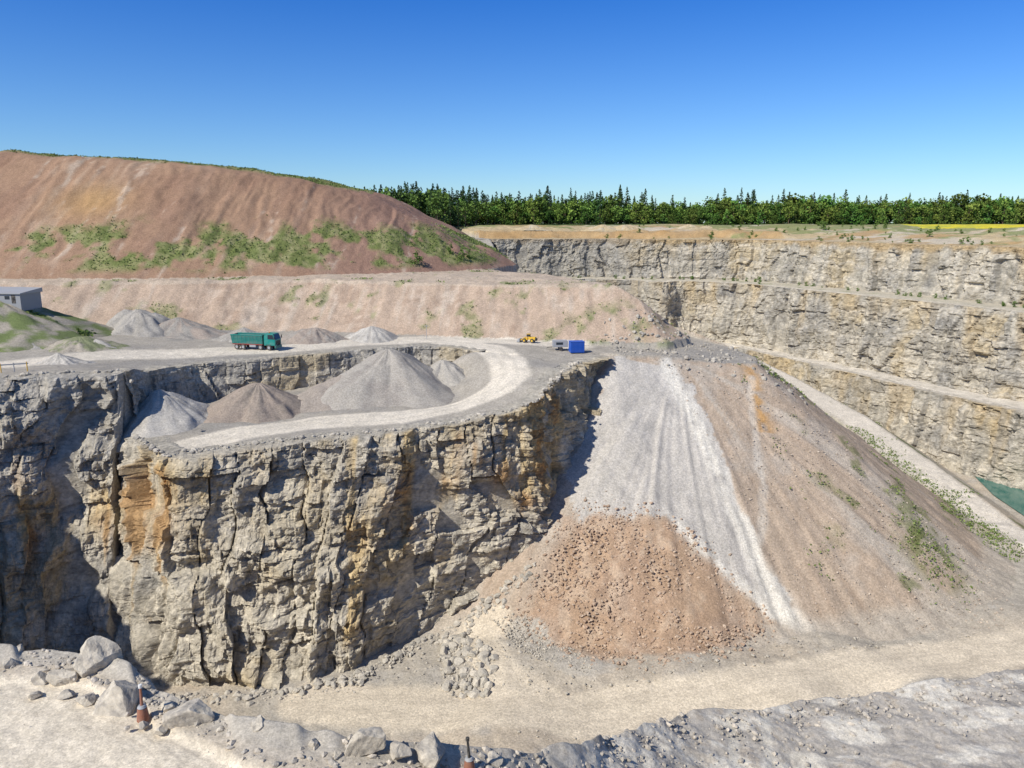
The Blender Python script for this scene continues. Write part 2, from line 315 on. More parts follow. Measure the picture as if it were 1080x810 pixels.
# ---------------------------------------------------------------- rock walls
def cliff(name,top,bot,zb,ds,dz,amp,cw,surf,mat,stain=None,lip=(1.3,3.6,6.5),ns=4,sw=3.0,base=C3(.50,.45,.36),steps=.5,seed=0,lipc=C3(.42,.385,.32)):
    P=np.array(top,float);Q=np.array(bot,float)
    sl=np.r_[0,np.cumsum(np.hypot(*(np.diff(P,axis=0).T)))]
    s=np.arange(0,sl[-1],ds);w=max(1,int(sw/ds));k=np.ones(2*w+1)/(2*w+1)
    def rs(q):
        a=np.interp(s,sl,q);ap=np.r_[2*a[0]-a[w:0:-1],a,2*a[-1]-a[-2:-w-2:-1]];return np.convolve(ap,k,'valid')
    px,py,qx,qy=rs(P[:,0]),rs(P[:,1]),rs(Q[:,0]),rs(Q[:,1])
    tx,ty=np.gradient(px),np.gradient(py);L=np.hypot(tx,ty)+1e-9;nx,ny=ty/L,-tx/L
    zt=surf(px-nx*1.6,py-ny*1.6)
    n=int((zt.max()-zb)/dz);f=np.linspace(0,1,n)[:,None]
    S=np.broadcast_to(s[None,:],(n,len(s)))
    z=zb+(zt[None,:]-zb)*f
    q=f*ns+.9*fbm(S/16,S*0+3,3,seed+5);fr=q-np.floor(q);b=(f*ns-q)
    stp=(np.floor(q)+sm(fr,.66,1.)+b)/ns
    fx=np.clip(f*(1-steps)+steps*stp,0,1)
    bx=qx*(1-fx)+px*fx;by=qy*(1-fx)+py*fx
    zl=z+1.4*fbm(S/25,z/30,2,seed+1)+.4*fbm(S/4,z/4,2,seed+21)
    lq=zl/2.1+.6*np.sin(zl*.55);layer=np.floor(lq);lf=lq-layer
    sub=np.floor(zl/.55)
    big=2.1*fbm(S/11,z/40,3,seed+2)+.9*fbm(S/5,z/7,3,seed+22)
    js=S/cw+.9*fbm(z/12,S/14,3,seed+3);cell=np.floor(js);jf=js-cell;g6=np.floor(zl/6.5+hsh(cell,cell*0,seed)*3)
    jo=(hsh(cell,g6,seed+4)-.5)*2.2+(hsh(cell,cell*0+2,seed+9)-.5)*1.8
    tilt=(jf-.5)*(hsh(cell,g6,seed+31)-.5)*3.2+((zl/6.5)%1-.5)*(hsh(cell,g6,seed+32)-.5)*1.6
    ed=np.abs(jf-.5);crk=-.9*sm(ed,.44,.5)*(hsh(cell,g6+7,seed+6)>.5)
    bs=S/1.9+hsh(layer,layer*0,seed)*9+.3*fbm(z/3,S/3,2,seed+33);bc=np.floor(bs);bf=bs-bc
    bl=(hsh(bc,layer,seed+7)-.5)*.9+(bf-.5)*(hsh(bc,layer,seed+34)-.5)*1.0+(lf-.5)*(hsh(bc,layer,seed+35)-.5)*.8
    la=(hsh(layer,layer*0+5,seed+8)-.5)*.40
    s6=S/.75+hsh(sub,sub*0)*5
    sb=(hsh(s6,sub,seed+9)-.5)*.34
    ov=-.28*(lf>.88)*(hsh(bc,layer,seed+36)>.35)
    fi=fbm(S/1.1,z/1.1,4,seed+10)*.45
    rough=.35+.85*sm(fbm(S/10,z/8,3,seed+11),-.4,.5)
    d=(big+jo+tilt+crk+(ov+bl+la+sb)*rough+fi)*amp
    d=np.maximum(d,-1.7*amp)
    x=bx+nx*d;y=by+ny*d
    c=np.broadcast_to(base,x.shape+(3,)).copy()
    c=c*(.92+.16*hsh(layer,layer*0+1,seed))[...,None]*(.88+.24*hsh(bc,layer,seed+12))[...,None]*(.92+.16*hsh(s6,sub,seed+37))[...,None]
    c=mix(c,C3(.32,.305,.275),sm(fbm(S/7,z/7,4,seed+13),.1,.7)*.7)
    c=mix(c,C3(.58,.52,.41),sm(fbm(S/10,z/6,4,seed+14),.0,.6)*.7)
    c=mix(c,C3(.49,.39,.23),sm(fbm(S/9,z/16,4,seed+15)+(.25*(2*f-1)),.0,.6)*.65)
    c=mix(c,C3(.17,.16,.14),sm(-crk/.9,.3,1)*.4)
    c=mix(c,C3(.20,.19,.17),sm(fbm(S/1.3,z/20,4,seed+16),.35,.8)*.5)
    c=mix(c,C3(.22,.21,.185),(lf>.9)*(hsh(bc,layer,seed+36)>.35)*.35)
    c=mix(c,C3(.55,.50,.41),sm(fr,.7,.95)*.5)
    if stain is not None:
        c=stain(c,x,y,z,S,f)
    c=c*(1+.18*fbm(S/.7,z/.6,3,seed+17))[...,None]
    rows=[np.stack([x,y,z],-1)];cols=[c]
    for o,dzz in zip(lip,(.12,.08,-.5)):
        lx,ly=px-nx*o,py-ny*o
        zz=surf(lx,ly)+dzz+(.15*fbm(s,s*0+o,3,4) if dzz>0 else 0)
        rows.append(np.stack([lx,ly,zz],-1)[None]);cols.append(np.broadcast_to(lipc,(1,len(s),3))*(1+.2*fbm(s/2,s*0+o,3,6))[None,:,None])
    V=np.concatenate(rows,0);cc=np.concatenate(cols,0)
    return mk_mesh(name,V.reshape(-1,3),gridfaces(V.shape[0],V.shape[1]),cc.reshape(-1,3),mat,False)
def stain_main(c,x,y,z,S,f):
    v=fbm(S/2.2,z/30,4,301);hn=fbm(S/5,z/5,4,302)
    def spot(x0,w,z0,z1,a):
        return np.exp(-((x-x0-.05*(z+40))/w)**2)*sm(z,z0,z0+5)*(1-sm(z,z1-1,z1+2))*a
    m=spot(-22.6,1.8,-60,-30,1.5)+spot(-19.2,1.0,-48,-30,.9)+spot(-16,1.2,-52,-31,1.1)+spot(-10,1.8,-56,-32,1.2)+spot(-1,2.2,-48,-29,1.1)+spot(3,2.4,-46,-27,1.2)+spot(6.5,2,-50,-31,.9)
    m=m+spot(-44,7,-39,-32,.9)+spot(-62,10,-46,-38,.9)+spot(-30,7,-48,-36,.4)+spot(-50,4,-48,-38,.4)
    m=np.clip(m*sm(v+.6*hn,-.6,.3)+.8*sm(v+hn*.5,.36,.8)*sm(f,.1,.6),0,1)
    c=mix(c,mix(np.broadcast_to(C3(.56,.41,.195),c.shape),C3(.43,.245,.09),sm(hn+.3*v,.0,.7)),m*.8)
    c=mix(c,C3(.56,.49,.36),np.exp(-((x+30)/6)**2)*sm(z,-50,-46)*(1-sm(z,-36,-33))*.6)
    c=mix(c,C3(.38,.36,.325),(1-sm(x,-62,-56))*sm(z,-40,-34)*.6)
    return c
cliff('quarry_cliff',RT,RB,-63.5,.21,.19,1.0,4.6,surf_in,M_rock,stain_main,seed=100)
nb=[]
for i,p in enumerate(BW):
    a=np.array(BW[max(0,i-1)]);b=np.array(BW[min(len(BW)-1,i+1)]);t=(b-a)/np.linalg.norm(b-a);nb.append((p[0]+t[1]*1.8,p[1]-t[0]*1.8))
def surf_plat(x,y):
    return idw(x,y,PLP)
cliff('bench_back_wall',BW,nb,-32.6,.25,.22,.4,3.0,surf_plat,M_rock,None,lip=(.8,1.8,3.2),ns=2,sw=1.5,seed=200,base=C3(.36,.335,.29))
def off(P,d):
    P=np.array(P,float);t=np.gradient(P,axis=0);t/=np.linalg.norm(t,axis=1)[:,None]
    return [(p[0]+u[1]*d,p[1]-u[0]*d) for p,u in zip(P,t)]
def stain_far(c,x,y,z,S,f):
    v=fbm(S/5,z/25,4,401)
    c=mix(c,C3(.50,.38,.21),sm(v+.9*(f-.6),.1,.8)*.5)
    c=mix(c,C3(.24,.23,.205),sm(fbm(S/2.5,z/30,4,402),.15,.6)*.45)
    c=mix(c,C3(.44,.32,.17),sm(f+.1*v,.86,.97)*(z>-20)*.8)
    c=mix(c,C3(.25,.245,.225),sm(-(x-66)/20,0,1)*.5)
    return c
sg=lambda x,y:ground_out(x,y,pdist(x,y,A)[0])
fb=C3(.45,.41,.33)
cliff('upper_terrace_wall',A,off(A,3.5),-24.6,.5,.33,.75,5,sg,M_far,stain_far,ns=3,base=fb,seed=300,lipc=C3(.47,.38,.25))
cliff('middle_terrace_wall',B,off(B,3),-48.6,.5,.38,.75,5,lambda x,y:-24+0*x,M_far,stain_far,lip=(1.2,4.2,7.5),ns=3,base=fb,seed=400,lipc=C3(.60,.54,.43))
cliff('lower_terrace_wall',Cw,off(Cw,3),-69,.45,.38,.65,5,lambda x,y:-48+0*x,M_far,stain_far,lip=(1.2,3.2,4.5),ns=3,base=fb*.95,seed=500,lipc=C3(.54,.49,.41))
# ---------------------------------------------------------------- water
wm=bpy.data.materials.new('pond_water_mat');wm.use_nodes=True;wb=wm.node_tree.nodes['Principled BSDF']
wb.inputs['Base Color'].default_value=(.05,.16,.13,1);wb.inputs['Roughness'].default_value=.12
wn=nd(wm.node_tree,'ShaderNodeTexNoise');wn.inputs['Scale'].default_value=1.5;wbp=nd(wm.node_tree,'ShaderNodeBump');wbp.inputs['Strength'].default_value=.15
wm.node_tree.links.new(wn.outputs['Fac'],wbp.inputs['Height']);wm.node_tree.links.new(wbp.outputs[0],wb.inputs['Normal'])
me=bpy.data.meshes.new('pond_water');me.from_pydata([(x,y,-67.65) for x,y in WAT],[],[list(range(len(WAT)))]);me.materials.append(wm)
scene.collection.objects.link(bpy.data.objects.new('pond_water',me))
# ---------------------------------------------------------------- gravel piles
def pile(name,cx,cy,z0,r,hh,c1,c2,seed,grass=0,ex=1.0,mat=None):
    nr,na=46,130;R=np.linspace(0,1.22,nr)[:,None];T=np.linspace(0,2*np.pi,na,endpoint=False)[None,:]
    cT,sT=np.cos(T),np.sin(T)
    rr=r*(1+.26*fbm(cT*1.5+seed,sT*1.5,3,seed))
    k=np.sqrt(R*R+.008)-.089
    zz=hh*(1-k)+hh*.03*fbm(cT*6+R*2,sT*6+R,3,seed+1)*R*(1-R).clip(0)*4+hh*(.10+.12*(ex>1))*fbm(cT*R*2+seed,sT*R*2,3,seed+5)+.12*fbm(cT*R*r/1.2,sT*R*r/1.2,3,seed+2)
    x=cx+cT*R*rr*ex;y=cy+sT*R*rr;z=z0-.1+zz
    n=fbm(x/2.5,y/2.5,4,seed+3);st=fbm(cT*7,sT*7+R*.8,4,seed+4)
    c=mix(np.broadcast_to(C3(*c1),x.shape+(3,)),C3(*c2),sm(.7*st+.7*n,-.3,.7))
    if grass: c=mix(c,C3(.13,.18,.05),sm(n,-.35,.2)*grass)
    return mk_mesh(name,np.stack([x,y,z+0*x],-1).reshape(-1,3),gridfaces(nr,na,True),c.reshape(-1,3),mat or M_grv,True)
G1=(.37,.345,.305);G2=(.29,.27,.24);GB=(.33,.275,.23);GP=(.48,.45,.40)
pile('gravel_pile',-23,139,-31.4,13.4,8.9,(.37,.34,.295),(.31,.28,.245),1)
pile('gravel_pile',-13.5,144,-30.2,7.5,4.3,(.40,.37,.32),G1,2)
pile('gravel_pile',-30.5,134.5,-31.4,9,4.6,(.34,.295,.25),(.30,.26,.22),6)
pile('gravel_pile',-43.5,127,-31.6,7.9,4.9,(.31,.255,.21),(.27,.23,.19),3)
pile('gravel_pile',-57.5,120.5,-31.8,8.5,5.2,GP,G1,4)
def pile_img(u,vb,hw,va,c1,c2,seed,z0=-25.0,grass=0,ex=1.0,name='gravel_pile'):
    x,y=at_z(u,vb,z0);k=y/ray(u,vb)[1];r=hw*k/F/ex;yc=y+r*.9;xc=(u-540)/F*yc/.99
    hh=ratio(va)*yc-z0;pile(name,xc,yc,z0,r,max(hh,1),c1,c2,seed,grass,ex)
pile_img(148,359,50,322,G1,G2,11,ex=1.15)
pile_img(192,358,52,336,G2,GB,12,ex=1.5)
pile_img(258,362,40,347,G1,G2,14,ex=1.5)
pile_img(330,363,38,345,GB,G2,15,ex=1.3)
pile_img(392,361,30,343,GP,G1,17)
pile_img(60,388,28,374,G1,GP,18,-23.8,ex=1.3)
pile_img(100,372,30,359,GP,G1,19,-24.2,ex=1.4)
pile_img(20,372,40,352,G1,GP,20,-24,ex=1.3)
pile('grassy_mound',-108,158,-24.5,21,9.2,(.36,.32,.26),(.30,.27,.22),21,.85)
pile('grassy_mound',-84,146,-24.5,9,3.2,(.36,.32,.26),(.30,.27,.22),22,.6)
for x,y,r,hh in((46,395,7,2.6),(58,398,9,3.0),(90,392,8,3.0),(99,396,7,2.2),(10,392,8,2.4)):
    pile('soil_heap',x,y,-3.6,r,hh,(.47,.37,.22),(.50,.43,.31),int(x)+60,ex=1.2)
# ---------------------------------------------------------------- foreground ledge
EI=[(-260,650,-14),(0,683,-14),(70,690,-14),(130,712,-14),(165,735,-14),(270,768,-14),(400,778,-14.2),(470,790,-14.8),(560,800,-16),(640,778,-18),(740,752,-20),(850,742,-21),(920,735,-21),(1000,716,-21),(1080,706,-21),(1350,690,-21)]
E=np.array([(*at_z(u,v,z),z) for u,v,z in EI])
sl=np.r_[0,np.cumsum(np.hypot(*(np.diff(E[:,:2],axis=0).T)))];s=np.arange(0,sl[-1],.08)
ex,ey,ez=[np.interp(s,sl,E[:,i]) for i in range(3)]
k=np.ones(21)/21
def sc_(a): return np.convolve(np.r_[[a[0]]*10,a,[a[-1]]*10],k,'valid')
ex,ey,ez=sc_(ex),sc_(ey),sc_(ez)
tx,ty=np.gradient(ex),np.gradient(ey);L=np.hypot(tx,ty);nx,ny=-ty/L,tx/L
wob=.35*fbm(s/2.5,s*0,3,7);ex=ex+nx*wob;ey=ey+ny*wob
def ledge_z(x,y,z): return z+.10*fbm(x/2.5,y/2.5,3,13)+.025*fbm(x/.4,y/.4,3,14)
fs=np.r_[np.linspace(1,.5,240),np.linspace(.48,.02,26)]
rows=[];cols=[]
for o,dz in ((7,-34),(3.2,-16),(1.8,-7),(1.1,-3.4),(.8,-2),(.5,-1),(.25,-.4)):
    j=.4*fbm(s/.9,s*0+o,3,12)*min(1,o)
    rows.append(np.stack([ex+nx*(o+j),ey+ny*(o+j),ez+dz],-1));cols.append(np.broadcast_to(C3(.36,.335,.285),(len(s),3)))
for f in fs:
    x,y=ex*f,ey*f;lift=0 if f>=.5 else (.5-f)/.48
    z=ledge_z(x,y,ez)*(1-lift)+(-1.75)*lift
    dist=(1-f)*np.hypot(ex,ey)
    right=sm(x+.8*fbm(x,y,3,29),-1,2.5)
    z=z+(.28-.14*right)*np.exp(-(dist/.8)**2)*sm(fbm(s/1.5,s*0,3,16),-.3,.4)
    n=fbm(x/1.3,y/1.3,5,17);n2=fbm(x/.35,y/.35,3,18)
    z=z+right*(f>=.5)*(.09*fbm(x/1.3+y/3,y/.9,4,25)+.03*np.floor(fbm(x/.8,y/.6,3,26)*2.5))-(1-right)*.14*sm(dist,1.6,2.3)*(f>=.5)
    rows.append(np.stack([x,y,z],-1))
    c=mix(np.broadcast_to(C3(.54,.465,.36),x.shape+(3,)),C3(.45,.40,.33),sm(n,-.1,.5)*.7)
    c=mix(c,C3(.44,.40,.335),(1-sm(dist,.6,1.5)))
    c=mix(c,C3(.68,.60,.47),sm(dist+.3*n,1.5,2.2)*(1-right)*.9)
    for off_ in(2.5,3.1,3.9): c=mix(c,C3(.52,.45,.35),(1-sm(np.abs(dist-off_+.15*n),.06,.16))*.4)
    cr=mix(np.broadcast_to(C3(.42,.385,.335),x.shape+(3,)),C3(.32,.295,.26),sm(n,.0,.6));cr=mix(cr,C3(.62,.58,.50),sm(fbm(x/2.4+3,y/.8,5,19),.1,.45)*.8)
    cr=mix(cr,C3(.31,.255,.19),sm(n2-.3*n,.3,.8)*.5)
    for tr in(7.2,8.6):
        cr=mix(cr,C3(.62,.585,.50),(1-sm(np.abs(x-tr-.25*(y-20)),.12,.3))*.5)
    c=mix(c,cr,right);c=c*(1+.12*n2)[:,None];cols.append(c)
V=np.stack(rows,0);cc=np.stack(cols,0)
mk_mesh('foreground_ledge_ground',V.reshape(-1,3),gridfaces(*V.shape[:2]),cc.reshape(-1,3),M_fg,True)
# ---------------------------------------------------------------- boulders
def ico(sub):
    bm=bmesh.new();bmesh.ops.create_icosphere(bm,subdivisions=sub,radius=1)
    v=np.array([q.co[:] for q in bm.verts]);f=np.array([[q.index for q in p.verts] for p in bm.faces]);bm.free();return v,f
ICO={i:ico(i) for i in(1,2,4)}
def rockshape(sub,r,npl=11):
    v,f=ICO[sub];v=v.copy()*1.25
    for i in range(npl):
        n=r.normal(size=3);n/=np.linalg.norm(n);d=r.uniform(.55,.92);k=v@n;v=v-np.outer(np.maximum(0,k-d),n)
    v*=r.uniform([.8,.7,.55],[1.2,1.05,.85])
    if sub==4: v+= .03*np.stack([fbm(v[:,0]*4,v[:,1]*4+v[:,2]*3,4,int(r.integers(99)))]*3,-1)*np.sign(v)
    a=r.uniform(0,6.28);c,s_=math.cos(a),math.sin(a);return v@np.array([[c,-s_,0],[s_,c,0],[0,0,1]]),f
def boulder(u,v,w,z=None):
    z=z if z is not None else np.interp(u,[400,560,740],[-14.1,-16,-20])
    x,y=at_z(u,v,z);k=y/ray(u,v)[1];r=w*k/F/2*1.0
    V,f=rockshape(4,rng,13);V=V*r;V[:,0]+=x;V[:,1]+=y+r*.5;V[:,2]+=z+r*.42
    c=mix(np.broadcast_to(C3(.54,.485,.395),V.shape),C3(.38,.345,.295),sm(fbm(V[:,0]*3,V[:,1]*3+V[:,2]*4,4,5),-.1,.6))
    return mk_mesh('boulder',V,f,c,M_bld,False)
for b in [(8,708,22),(62,724,30),(95,716,52),(120,752,50),(198,768,46),(272,780,30),(383,794,40),(455,808,42),(418,802,24),(176,752,20),(40,722,20),(35,738,14),(18,690,16),(150,770,12),(230,775,12),(300,785,14),(520,808,18),(70,738,16),(86,745,22),(170,775,14),(330,792,16),(355,800,12)]:
    boulder(*b)
def scatter(name,pts,sizes,mat,c1,c2,sub=1):
    Vs=[];Fs=[];Cs=[];n=0
    protos=[rockshape(sub,rng,7) for _ in range(14)]
    for (x,y,z),r in zip(pts,sizes):
        V,f=protos[rng.integers(14)];V=V*r;V=V+np.array([x,y,z+r*.2]);Vs.append(V);Fs.append(f+n);n+=len(V)
        t=rng.random();Cs.append(np.broadcast_to((C3(*c1)*(1-t)+C3(*c2)*t)*rng.uniform(.85,1.15),V.shape))
    return mk_mesh(name,np.concatenate(Vs),np.concatenate(Fs),np.concatenate(Cs),mat,False)
def sample_poly(P,n):
    P=np.array(P);lo,hi=P.min(0),P.max(0);x=rng.uniform(lo[0],hi[0],n*4);y=rng.uniform(lo[1],hi[1],n*4);m=inside(x,y,[tuple(p) for p in P]);return x[m][:n],y[m][:n]
def sc_poly(name,P,n,smin,smax,c1,c2,sub=1,mat=None,clear=False,warp=0):
    x,y=sample_poly(P,n);x=x+rng.normal(0,1,len(x))*warp;y=y+rng.normal(0,1,len(x))*warp
    if clear:
        m=pdist(x,y,L_froad)[0]>4.2;x,y=x[m],y[m]
    z=H(x,y)+.05;sz=smin+(smax-smin)*rng.random(len(x))**3.5
    scatter(name,zip(x,y,z),sz,mat or M_bld,c1,c2,sub)
RC1=(.54,.49,.41);RC2=(.40,.37,.315)
sc_poly('rock_rubble',hits([(470,670),(500,667),(528,705),(515,734),(474,736),(462,700)]),360,.18,.85,RC1,RC2,2)
sc_poly('soil_stones',[(p[0],p[1]) for p in Z_orange],5200,.06,.36,(.52,.41,.31),(.40,.28,.20),warp=1.3)
sc_poly('gravel_apron_stones',Z_grav,900,.06,.25,RC1,RC2)
sc_poly('floor_stones',hits([(330,742),(420,690),(560,660),(640,705),(820,675),(1079,668),(1079,700),(760,745),(600,790)]),1500,.05,.32,RC1,RC2,clear=True)
sc_poly('spoil_stones',hits([(700,385),(810,400),(1050,600),(1079,660),(850,660),(780,520)]),2600,.05,.22,(.50,.43,.35),(.38,.31,.25))
Q=np.array(RB[4:16]);qs=np.r_[0,np.cumsum(np.hypot(*np.diff(Q,axis=0).T))]
tt=rng.uniform(0,qs[-1],1000);bx=np.interp(tt,qs,Q[:,0]);by=np.interp(tt,qs,Q[:,1])-np.abs(rng.normal(0,1.5,1000))-1
scatter('cliff_foot_talus',zip(bx,by,H(bx,by)),.10+.6*rng.random(1000)**4,M_bld,RC1,RC2,1)
R_=np.array(RT[4:19]);rs_=np.r_[0,np.cumsum(np.hypot(*np.diff(R_,axis=0).T))]
tt=rng.uniform(0,rs_[-1],480);bx=np.interp(tt,rs_,R_[:,0])+rng.normal(0,.4,480)-.3;by=np.interp(tt,rs_,R_[:,1])+1.2+np.abs(rng.normal(0,.5,480))
scatter('rim_stones',zip(bx,by,surf_in(bx,by)+.1),.10+.45*rng.random(480)**3,M_bld,RC1,RC2,1)
x=rng.uniform(20,60,700);y=rng.uniform(148,168,700);scatter('crest_rubble',zip(x,y,H(x,y)),.10+.6*rng.random(700)**4,M_bld,(.48,.44,.37),(.34,.31,.265),1)
i=rng.integers(0,len(s),4200);f=1-np.abs(rng.normal(0,.06,4200));f=np.clip(f,.6,1.)
x=ex[i]*f;y=ey[i]*f;kp=(x>0)|((1-f)*np.hypot(ex[i],ey[i])<1.7)|(rng.random(4200)<.15);x,y,i=x[kp],y[kp],i[kp]
scatter('ledge_pebbles',zip(x,y,ledge_z(x,y,ez[i])),.02+.12*rng.random(len(x))**4,M_bld,(.54,.48,.40),(.36,.33,.285),1)
gx0,gy0=at_z(800,775,-20.8);pile('gravel_heap',gx0,gy0+.5,-20.9,.95,.5,(.42,.37,.29),(.34,.30,.24),77,ex=1.3,mat=M_fg)
# ---------------------------------------------------------------- vegetation
def leafquads(c,size,r,flat=.0):
    n=len(c);a=r.normal(size=(n,3));a/=np.linalg.norm(a,axis=1)[:,None];b=r.normal(size=(n,3));b-=np.sum(a*b,1)[:,None]*a;b/=np.linalg.norm(b,axis=1)[:,None]
    sz=(size*r.uniform(.6,1.3,n))[:,None]
    a=a*sz;b=b*sz*r.uniform(.5,1,n)[:,None]
    V=np.stack([c-a-b*.4,c+b,c+a-b*.3,c-b*1.1],1).reshape(-1,3);Fq=np.arange(4*n).reshape(-1,4);return V,Fq
def tube(p0,p1,r0,r1,k=5):
    p0=np.array(p0,float);p1=np.array(p1,float);d=p1-p0;d/=np.linalg.norm(d);a=np.cross(d,[.3,.9,.2]);a/=np.linalg.norm(a);b=np.cross(d,a)
    t=np.linspace(0,2*np.pi,k,endpoint=False)[:,None];c=np.cos(t)*a+np.sin(t)*b
    return np.r_[p0+c*r0,p1+c*r1],np.array([[i,(i+1)%k,k+(i+1)%k,k+i] for i in range(k)])
def broadleaf(r,low=.30):
    V=[];Fq=[];Cc=[];n=0
    def add(v,f,c):
        nonlocal n;V.append(v);Fq.append(f+n);Cc.append(c);n+=len(v)
    v,f=tube((0,0,-.05),(0,0,.55),.022,.012);add(v,f,np.broadcast_to(C3(.11,.09,.07),v.shape))
    lob=[]
    for i in range(10):
        a=r.uniform(0,6.28);q=r.uniform(.03,.26);z=r.uniform(low,.85);q*=1.15-abs(z-.5);lob.append((math.cos(a)*q,math.sin(a)*q,z,r.uniform(.11,.20)))
        v,f=tube((0,0,max(.1,z-.3)),lob[-1][:3],.009,.003,4);add(v,f,np.broadcast_to(C3(.11,.09,.07),v.shape))
    for l in lob:
        m=38;d=r.normal(size=(m,3));d/=np.linalg.norm(d,axis=1)[:,None];rad=l[3]*r.uniform(.5,1.12,m)[:,None]
        c=np.array(l[:3])+d*rad*np.array([1,1,.85]);v,f=leafquads(c,np.full(m,.042),r)
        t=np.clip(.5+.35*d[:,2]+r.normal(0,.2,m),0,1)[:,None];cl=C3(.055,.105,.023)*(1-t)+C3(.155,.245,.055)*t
        add(v,f,np.repeat(cl,4,0))
    return np.concatenate(V),np.concatenate(Fq),np.concatenate(Cc)
def conifer(r):
    V=[];Fq=[];Cc=[];n=0
    v,f=tube((0,0,-.05),(0,0,.97),.018,.003);V.append(v);Fq.append(f);Cc.append(np.broadcast_to(C3(.09,.07,.05),v.shape));n=len(v)
    m=300;z=r.uniform(.10,1.0,m)**.9;R=(1-z)*.24+.012;a=r.uniform(0,6.28,m);q=R*r.uniform(.3,1.1,m);zz=z-q*.25
    c=np.stack([np.cos(a)*q,np.sin(a)*q,zz],1);v,f=leafquads(c,.014+.034*(1-z),r)
    t=r.random(m)[:,None];cl=C3(.02,.048,.02)*(1-t)+C3(.06,.11,.04)*t
    V.append(v);Fq.append(f+n);Cc.append(np.repeat(cl,4,0));return np.concatenate(V),np.concatenate(Fq),np.concatenate(Cc)
BL=[broadleaf(rng) for _ in range(7)];BF=[broadleaf(rng,.10) for _ in range(7)];CO=[conifer(rng) for _ in range(6)]
def plant(name,items):
    V=[];Fq=[];Cc=[];n=0
    for kind,x,y,z,hh,tint in items:
        P={'b':BL,'c':CO,'f':BF}[kind];v,f,c=P[rng.integers(len(P))];a=rng.uniform(0,6.28);ca,sa=math.cos(a),math.sin(a)
        w=hh*rng.uniform(.85,1.25)
        vv=np.stack([(v[:,0]*ca-v[:,1]*sa)*w+x,(v[:,0]*sa+v[:,1]*ca)*w+y,v[:,2]*hh+z],1);V.append(vv);Fq.append(f+n);n+=len(v);Cc.append(c*np.array(tint))
    return mk_mesh(name,np.concatenate(V),np.concatenate(Fq),np.concatenate(Cc),M_leaf,False)
items=[]
for row in range(7):
    x=-120+rng.uniform(0,5)
    while x<500:
        yy=442+row*8+rng.normal(0,3)+ (8*math.sin(x/60)) + max(0,(x-120)*.12)
        uf=x/yy
        patch=float(fbm(np.array(x/35.),np.array(row*.2),2,700));pt2=float(fbm(np.array(x/12.),np.array(row*.7),2,710))
        if uf<.16: pc=(.10,.25,.5,.7,.8,.8,.8)[row]
        else: pc=(.0,.03,.10,.20,.35,.4,.4)[row]
        pc=np.clip(pc+patch*.35,0,1) if row>1 else pc
        con=rng.random()<pc
        hh=(rng.uniform(15,21) if con else rng.uniform(12.5,19))*(1+.20*patch+.16*pt2)*(.80+.035*row)
        if row==0 and not con: hh*=rng.uniform(.5,.95)
        if uf<.14: hh*=1.10
        b=rng.uniform(.55,1.4)*(1 if not con else .95);tint=(b*rng.uniform(.75,1.3),b,b*.85)
        items.append(('c' if con else ('f' if row<3 else 'b'),x,yy,float(ground_out(np.array(x),np.array(yy),np.array(200.)))-.5,hh,tint))
        x+=rng.uniform(3.2,6.5)
for i in range(40):
    x=rng.uniform(-62,-20);yy=rng.uniform(415,445);items.append(('c' if rng.random()<.3 else 'f',x,yy,-2,rng.uniform(9,16),(1,1,1)))
for i in range(60):
    x=rng.uniform(-110,-30);yy=rng.uniform(400,440);items.append(('c' if rng.random()<.5 else 'b',x,yy,-1,rng.uniform(15,21),(1,1,1)))
plant('distant_forest',items)
it=[]
for i in range(380):
    x=rng.uniform(40,330);yy=rng.uniform(250,440);dA=float(pdist(np.array(x),np.array(yy),A)[0]);
    if inside(np.array(x),np.array(yy),Ap) or dA<5 or (68<dA<130 and x>150+.25*(yy-250) and yy<424) or (x<100 and rng.random()<.6): continue
    it.append(('f',x,yy,float(ground_out(np.array(x),np.array(yy),np.array(dA)))-.4,rng.uniform(1.0,3.0),(1.1,1.05,1)))
for i in range(70):
    t=rng.uniform(2,len(A)-1.01);j=int(t);p=np.array(A[j])*(1-t+j)+np.array(A[j+1])*(t-j)
    it.append(('f',p[0]-6,p[1]-7,-24.3,rng.uniform(.8,2.4),(1.1,1.1,1)))
plant('rim_bushes',it)
for u,v,hh in [(440,280,4.6),(748,292,4),(801,300,3.5),(475,268,3.6),(487,275,4.2),(494,272,3),(868,243,5),(891,295,3)]:
    x,y=hit(u,v,100,470);plant('shrub',[('f',x,y,float(H(np.array(x),np.array(y)))-.2,hh,(1.,1.,1))])
n=60000;x=rng.uniform(-175,45,n);y=rng.uniform(158,275,n)
hh_,mi_,si_,D_=H(x,y,True);p=veg(x,y,si_,hh_,D_,mi_);m=rng.random(n)<p*.8;x,y,z=x[m],y[m],hh_[m]
n2=26000;x2=rng.uniform(45,108,n2);y2=rng.uniform(105,250,n2);d,_,_=pdist(x2,y2,L_grn);h2_=H(x2,y2)
gp=sum(np.exp(-((x2-P[0])/4)**2-((y2-P[1])/5)**2) for P in(P_grn,P_grn2))*.7
m=(rng.random(n2)<np.maximum(np.maximum((1-sm(d,1.5,4.5)),gp),.45*sm(fbm(x2/5,y2/5,4,93),.45,.7)*(h2_>-60)));x2,y2,z2=x2[m],y2[m],h2_[m]
xx=np.r_[x,x2];yy=np.r_[y,y2];zz=np.r_[z,z2]
rep=3;c=np.repeat(np.stack([xx,yy,zz+.15],1),rep,0)+rng.normal(0,.3,(len(xx)*rep,3))*np.array([1,1,.35])
v,f=leafquads(c,np.full(len(c),.20),rng);t=rng.random(len(c))[:,None];cl=np.repeat(C3(.09,.14,.035)*(1-t)+C3(.22,.27,.09)*t,4,0)
